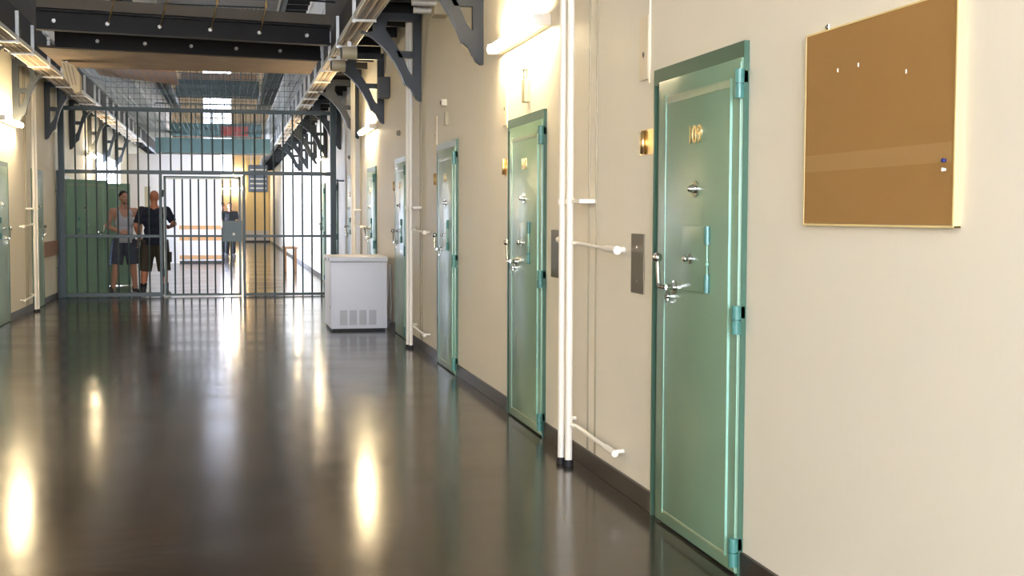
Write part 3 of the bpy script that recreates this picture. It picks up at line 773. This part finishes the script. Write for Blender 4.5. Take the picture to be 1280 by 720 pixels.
def head(b, c, yaw):
    """c: centre of the skull; face looks to -y turned by yaw"""
    R = Matrix.Rotation(yaw, 3, 'Z')
    P = lambda x, y, z: V(c) + R @ V((x, y, z))
    def el(p, r):
        m = Matrix.Translation(P(*p)) @ R.to_4x4() @ Matrix.Diagonal((r[0], r[1], r[2], 1))
        bmesh.ops.create_uvsphere(b.bm, u_segments=20, v_segments=14, radius=1, matrix=m)
    el((0, .01, .03), (.077, .096, .092)); el((0, -.012, -.03), (.066, .078, .095)); el((0, -.045, -.085), (.044, .042, .034))
    el((0, -.075, -.035), (.040, .022, .045)); el((0, -.082, .022), (.052, .016, .013))
    b.cap(P(0, -.090, .005), .009, P(0, -.110, -.030), .014, 10); el((.012, -.098, -.033), (.010, .012, .009)); el((-.012, -.098, -.033), (.010, .012, .009))
    el((0, -.088, -.063), (.024, .012, .007)); el((0, -.087, -.073), (.021, .012, .007)); el((0, -.083, -.10), (.02, .018, .016))
    for sx in (-1, 1):
        el((sx * .076, .008, -.012), (.010, .022, .033)); el((sx * .045, -.06, -.02), (.026, .024, .02))
    return P, R

def face_bits(P, R, root, hairm='hair'):
    for sx in (-1, 1):
        e = B(); e.ball(P(sx * .030, -.088, .002), (.012, .007, .006), 10); obj('eye', e, 'white', root, smooth=True)
        e = B(); e.ball(P(sx * .030, -.094, .002), (.005, .003, .005), 8); obj('iris', e, 'hair', root, smooth=True)
        e = B(); e.cap(P(sx * .014, -.099, .020), .004, P(sx * .046, -.090, .022), .0035, 8); obj('eyebrow', e, hairm, root, smooth=True)

def torso(b, k=1., inf=0.):
    b.ball((0, .0, .98), (.165 * k + inf, .115 * k + inf, .12), 18); b.ball((0, -.005, 1.12), (.150 * k + inf, .108 * k + inf, .14), 18)
    b.ball((0, .0, 1.28), (.172 * k + inf, .118 * k + inf, .16), 18); b.ball((0, .012, 1.40), (.175 * k + inf, .10 * k + inf, .10), 18)

def foot(b, x, toe_dx, y=0, z=0, inf=0.):
    b.cap((x, y + .045, .045), .038 + inf, (x + toe_dx * .6, y - .10, .036), .036 + inf, 12); b.cap((x + toe_dx * .6, y - .10, .036), .036 + inf, (x + toe_dx, y - .165, .030), .028 + inf, 12)
    b.cap((x, y + .045, .05), .04 + inf, (x, y + .02, .12), .043 + inf, 12)

def body(name, root, j, m, hyaw, voxel=.0085, k=1.):
    b = B()
    torso(b, k)
    for sgn, s in (('r', -1), ('l', 1)):
        sh, el_, wr, hd, pn, cu = j[sgn + 'arm']
        b.cap((s * .10, .01, 1.455), .055, sh, .062); b.cap(sh, .058 * k, el_, .042 * k); b.cap(el_, .043 * k, V(el_).lerp(V(wr), .35), .043 * k); b.cap(V(el_).lerp(V(wr), .35), .042 * k, wr, .027)
        hand(b, wr, hd, j.get(sgn + 'thumb', s), pn, cu)
        hp, kn, an = j[sgn + 'leg']
        b.cap(hp, .095 * k, kn, .056 * k); b.cap(kn, .056 * k, V(kn).lerp(V(an), .33) + V((0, .018, 0)), .060 * k); b.cap(V(kn).lerp(V(an), .33) + V((0, .018, 0)), .058 * k, an, .038)
        foot(b, an[0], s * .04, an[1])
    b.cap((0, .02, 1.46), .066, (0, .0, 1.60), .057); b.cap((-.09, .015, 1.485), .05, (0, .015, 1.53), .05); b.cap((.09, .015, 1.485), .05, (0, .015, 1.53), .05)
    P, R = head(b, (0, -.01, 1.695), hyaw)
    o = remeshed('body', b, voxel, m, root, smooth=4, fac=.4)
    return P, R

def shoes(root, j, solem='sole'):
    for sgn, s in (('r', -1), ('l', 1)):
        an = j[sgn + 'leg'][2]
        b = B(); foot(b, an[0], s * .04, an[1], inf=.010); sh = remeshed('shoe', b, .010, 'shoe', root)
        b = B(); x, y = an[0], an[1]
        pts = [(x - .045, y + .09), (x + .045, y + .09), (x + .048 + s * .02, y - .08), (x + s * .04 + .042, y - .17), (x + s * .04, y - .205), (x + s * .04 - .042, y - .17), (x - .048 + s * .02, y - .08)]
        b.prism(pts, lambda u, w, tt: (u, w, tt), 0.0, .024); obj('sole', b, solem, sh)

def shorts(root, j, m, hem, r0=.125, r1=.115, name='shorts'):
    b = B(); b.ball((0, .0, .99), (.182, .132, .085), 18); b.ball((0, .01, .93), (.18, .135, .10), 18)
    for sgn, s in (('r', -1), ('l', 1)):
        hp, kn, an = j[sgn + 'leg']
        a, c = V(hp), V(kn); q = a.lerp(c, hem) if hem <= 1 else c.lerp(V(an), hem - 1)
        b.cyl(a + V((0, 0, .02)), q, r0, r1, n=20)
    return remeshed(name, b, .011, m, root, smooth=5)

# man in the grey vest
root = thing('person', (-1.86, 23.15, 0), 'man in light grey vest and knee length shorts facing us behind the gate', 'person')
J = {'rarm': ((-.195, .01, 1.46), (-.285, .03, 1.19), (-.09, -.175, 1.09), (1, -.25, -.1), (0, 1, -.2), .5),
     'larm': ((.195, .01, 1.46), (.285, .05, 1.19), (.235, -.05, .95), (-.05, -.15, -1), (-1, 0, 0), .5), 'lthumb': -1, 'rthumb': 1,
     'rleg': ((-.095, 0, .93), (-.155, -.03, .51), (-.20, .02, .09)), 'lleg': ((.095, 0, .93), (.145, -.03, .51), (.18, .02, .09))}
P, R = body('man', root, J, 'skin', .28)
face_bits(P, R, root)
b = B(); 
for p, r in (((0, .018, .045), (.080, .094, .086)),):
    m4 = Matrix.Translation(P(*p)) @ R.to_4x4() @ Matrix.Diagonal((r[0], r[1], r[2], 1)); bmesh.ops.create_uvsphere(b.bm, u_segments=20, v_segments=14, radius=1, matrix=m4)
nrm = R @ V((0, -.75, -1)); bmesh.ops.bisect_plane(b.bm, geom=b.bm.verts[:] + b.bm.edges[:] + b.bm.faces[:], plane_co=P(0, -.02, .028), plane_no=nrm, clear_outer=True)
obj('hair', b, 'hair', root, smooth=True)
b = B(); b.ball(P(0, -.052, -.092), (.046, .044, .030), 14); obj('stubble_beard', b, mat('beard_stubble', (132, 94, 74), .7), root, smooth=True)
b = B(); torso(b, 1., .014)
b.cyl((0, 0, .90), (0, 0, 1.0), .17, .165, n=22)
for s in (-1, 1): b.cap((s * .105, -.07, 1.40), .03, (s * .10, .01, 1.51), .025); b.cap((s * .10, .01, 1.51), .025, (s * .105, .075, 1.40), .03)
bmesh.ops.scale(b.bm, vec=(1, 1, 1), verts=b.bm.verts)
vest = remeshed('vest', b, .007, 'vest', root)
bb = bmesh.new(); bb.from_mesh(vest.data)        # low neckline and arm holes
def off(c):
    sc_ = (c.x / .082) ** 2 + ((c.z - 1.52) / (.17 if c.y < .02 else .09)) ** 2 < 1
    arm = ((abs(c.x) - .215) / .078) ** 2 + ((c.z - 1.42) / .185) ** 2 < 1
    return sc_ or arm or abs(c.x) > .205 and c.z > 1.2
bmesh.ops.delete(bb, geom=[v for v in bb.verts if off(v.co)], context='VERTS')
for v in list(bb.verts):
    if not v.link_faces: bb.verts.remove(v)
for k_ in range(3):
    ed = [v for v in bb.verts if v.is_boundary]
    new = {v: sum((e.other_vert(v).co for e in v.link_edges if e.is_boundary), V()) / max(1, sum(e.is_boundary for e in v.link_edges)) for v in ed}
    for v, c_ in new.items(): v.co = v.co.lerp(c_, .5)
bb.to_mesh(vest.data); bb.free()
sh = shorts(root, J, 'shorts', .98)
hp, kn = V(J['rleg'][0]), V(J['rleg'][1])
b = B(); 
for i in range(6):
    q0 = hp.lerp(kn, i / 6 * .95); q1 = hp.lerp(kn, (i + 1) / 6 * .95); b.cap(q0 + V((-.104, -.045, 0)), .022, q1 + V((-.098, -.045, 0)), .022, 10)
obj('side_stripe', b, 'stripe', sh, smooth=True)
shoes(root, J)
root.rotation_euler = (0, 0, .22)

# bald man in navy shirt seen from behind
root = thing('person', (-1.30, 22.40, 0), 'bald man in navy t-shirt and dark knee shorts with his back to us', 'person')
J = {'larm': ((.205, .01, 1.47), (.30, .05, 1.20), (.26, -.11, 1.01), (-.1, -.5, -.8), (-1, 0, 0), .6), 'rarm': ((-.205, .01, 1.47), (-.335, .06, 1.24), (-.25, -.18, 1.19), (.35, -1, 0), (.6, 0, -.6), .6), 'lthumb': -1, 'rthumb': 1,
     'lleg': ((.10, 0, .94), (.16, -.01, .52), (.20, .02, .09)), 'rleg': ((-.10, 0, .94), (-.15, -.01, .52), (-.18, .03, .09))}
P, R = body('man', root, J, 'skin2', .35, k=1.08)
face_bits(P, R, root)
b = B(); torso(b, 1.08, .022); b.cyl((0, 0, .88), (0, 0, 1.05), .192, .18, n=24)
b.cap((-.13, .01, 1.46), .075, (.13, .01, 1.46), .075)
for sgn in 'lr':
    shd, el_ = V(J[sgn + 'arm'][0]), V(J[sgn + 'arm'][1]); b.ball(shd, .078, 14); b.cyl(shd, shd.lerp(el_, .82), .076, .068, n=16)
remeshed('tshirt', b, .011, 'navy', root)
sh = shorts(root, J, 'olive', 1.22, .135, .112)
b = B(); b.box((-.285, -.02, .58), (-.245, .12, .76), .012); obj('cargo_pocket', b, 'olive', sh, smooth=30)
b = B(); b.box((.245, -.02, .58), (.285, .12, .76), .012); obj('cargo_pocket', b, 'olive', sh, smooth=30)
for sgn in 'lr':
    kn, an = V(J[sgn + 'leg'][1]), V(J[sgn + 'leg'][2]); b = B(); b.cyl(kn.lerp(an, .68), an + V((0, 0, -.02)), .056, .05, n=16); remeshed('sock', b, .009, 'blackcloth', root)
shoes(root, J)
root.rotation_euler = (0, 0, PI - .05)

# dark figures far down the corridor
def officer(loc, rz, lab, walk):
    root = thing('person', loc, lab, 'person')
    J = {'larm': ((.20, .01, 1.46), (.27, .03, 1.20), (.25, -.06, .96), (0, -.2, -1), (-1, 0, 0), .5), 'rarm': ((-.20, .01, 1.46), (-.27, .03, 1.20), (-.25, -.06, .96), (0, -.2, -1), (1, 0, 0), .5), 'lthumb': -1, 'rthumb': 1,
         'lleg': ((.09, 0, .93), (.10, -.06 * walk, .51), (.10, .02 - .06 * walk, .09)), 'rleg': ((-.09, 0, .93), (-.10, -.02, .51), (-.10, .10 * walk, .09))}
    P, R = body('man', root, J, 'skin2', 0, voxel=.011)
    face_bits(P, R, root)
    b = B(); b.ball(P(0, .022, .05), (.080, .092, .084), 16)
    bmesh.ops.bisect_plane(b.bm, geom=b.bm.verts[:] + b.bm.edges[:] + b.bm.faces[:], plane_co=P(0, -.02, .028), plane_no=R @ V((0, -.75, -1)), clear_outer=True); obj('hair', b, 'hair', root, smooth=True)
    b = B(); torso(b, 1., .02); b.cyl((0, 0, .9), (0, 0, 1.05), .18, .17, n=20); b.cap((-.13, .01, 1.46), .07, (.13, .01, 1.46), .07)
    for sgn in 'lr':
        a, e, w_ = [V(v) for v in J[sgn + 'arm'][:3]]; b.ball(a, .07, 12); b.cyl(a, a.lerp(e, .8), .068, .06, n=14)
    remeshed('shirt', b, .012, 'blackcloth', root)
    b = B(); b.ball((0, 0, .97), (.178, .13, .10), 16)
    for sgn in 'lr':
        hp, kn, an = [V(v) for v in J[sgn + 'leg']]; b.cyl(hp, kn, .11, .08, n=16); b.ball(kn, .08, 14); b.cyl(kn, an, .08, .07, n=16)
    remeshed('trousers', b, .012, 'blackcloth', root)
    shoes(root, J, 'black')
    root.rotation_euler = (0, 0, rz)
officer((-.05, 43.6, 0), .1, 'man in black uniform standing far down the corridor, seen through the gate', 1)
officer((-.30, 44.6, 0), .5, 'dark clothed man half hidden by the white partition edge, far away', 0)

# ------------------------------------------------------------------ camera, world, view
cam = bpy.data.cameras.new('camera'); co = bpy.data.objects.new('camera', cam); C.objects.link(co)
cam.sensor_width = 36; cam.lens = 1560.5 / 1280 * 36; cam.clip_end = 200
yaw, pitch, roll = .2208, .0578, -.0032
co.matrix_world = Matrix.Translation((0, 0, H_CAM)) @ Matrix.Rotation(-yaw, 4, 'Z') @ Matrix.Rotation(PI / 2 - pitch, 4, 'X') @ Matrix.Rotation(-roll, 4, 'Z')
bpy.context.scene.camera = co
w = bpy.data.worlds.new('world'); bpy.context.scene.world = w; w.use_nodes = True
w.node_tree.nodes['Background'].inputs[0].default_value = (.75, .85, 1, 1); w.node_tree.nodes['Background'].inputs[1].default_value = .6
sc = bpy.context.scene
sc.view_settings.view_transform = 'Standard'; sc.view_settings.look = 'None'; sc.view_settings.gamma = 1; sc.view_settings.use_curve_mapping = False
sc.view_settings.exposure = 1.27
sc.cycles.use_denoising = True
sc.cycles.max_bounces = 8; sc.cycles.diffuse_bounces = 5; sc.cycles.glossy_bounces = 4
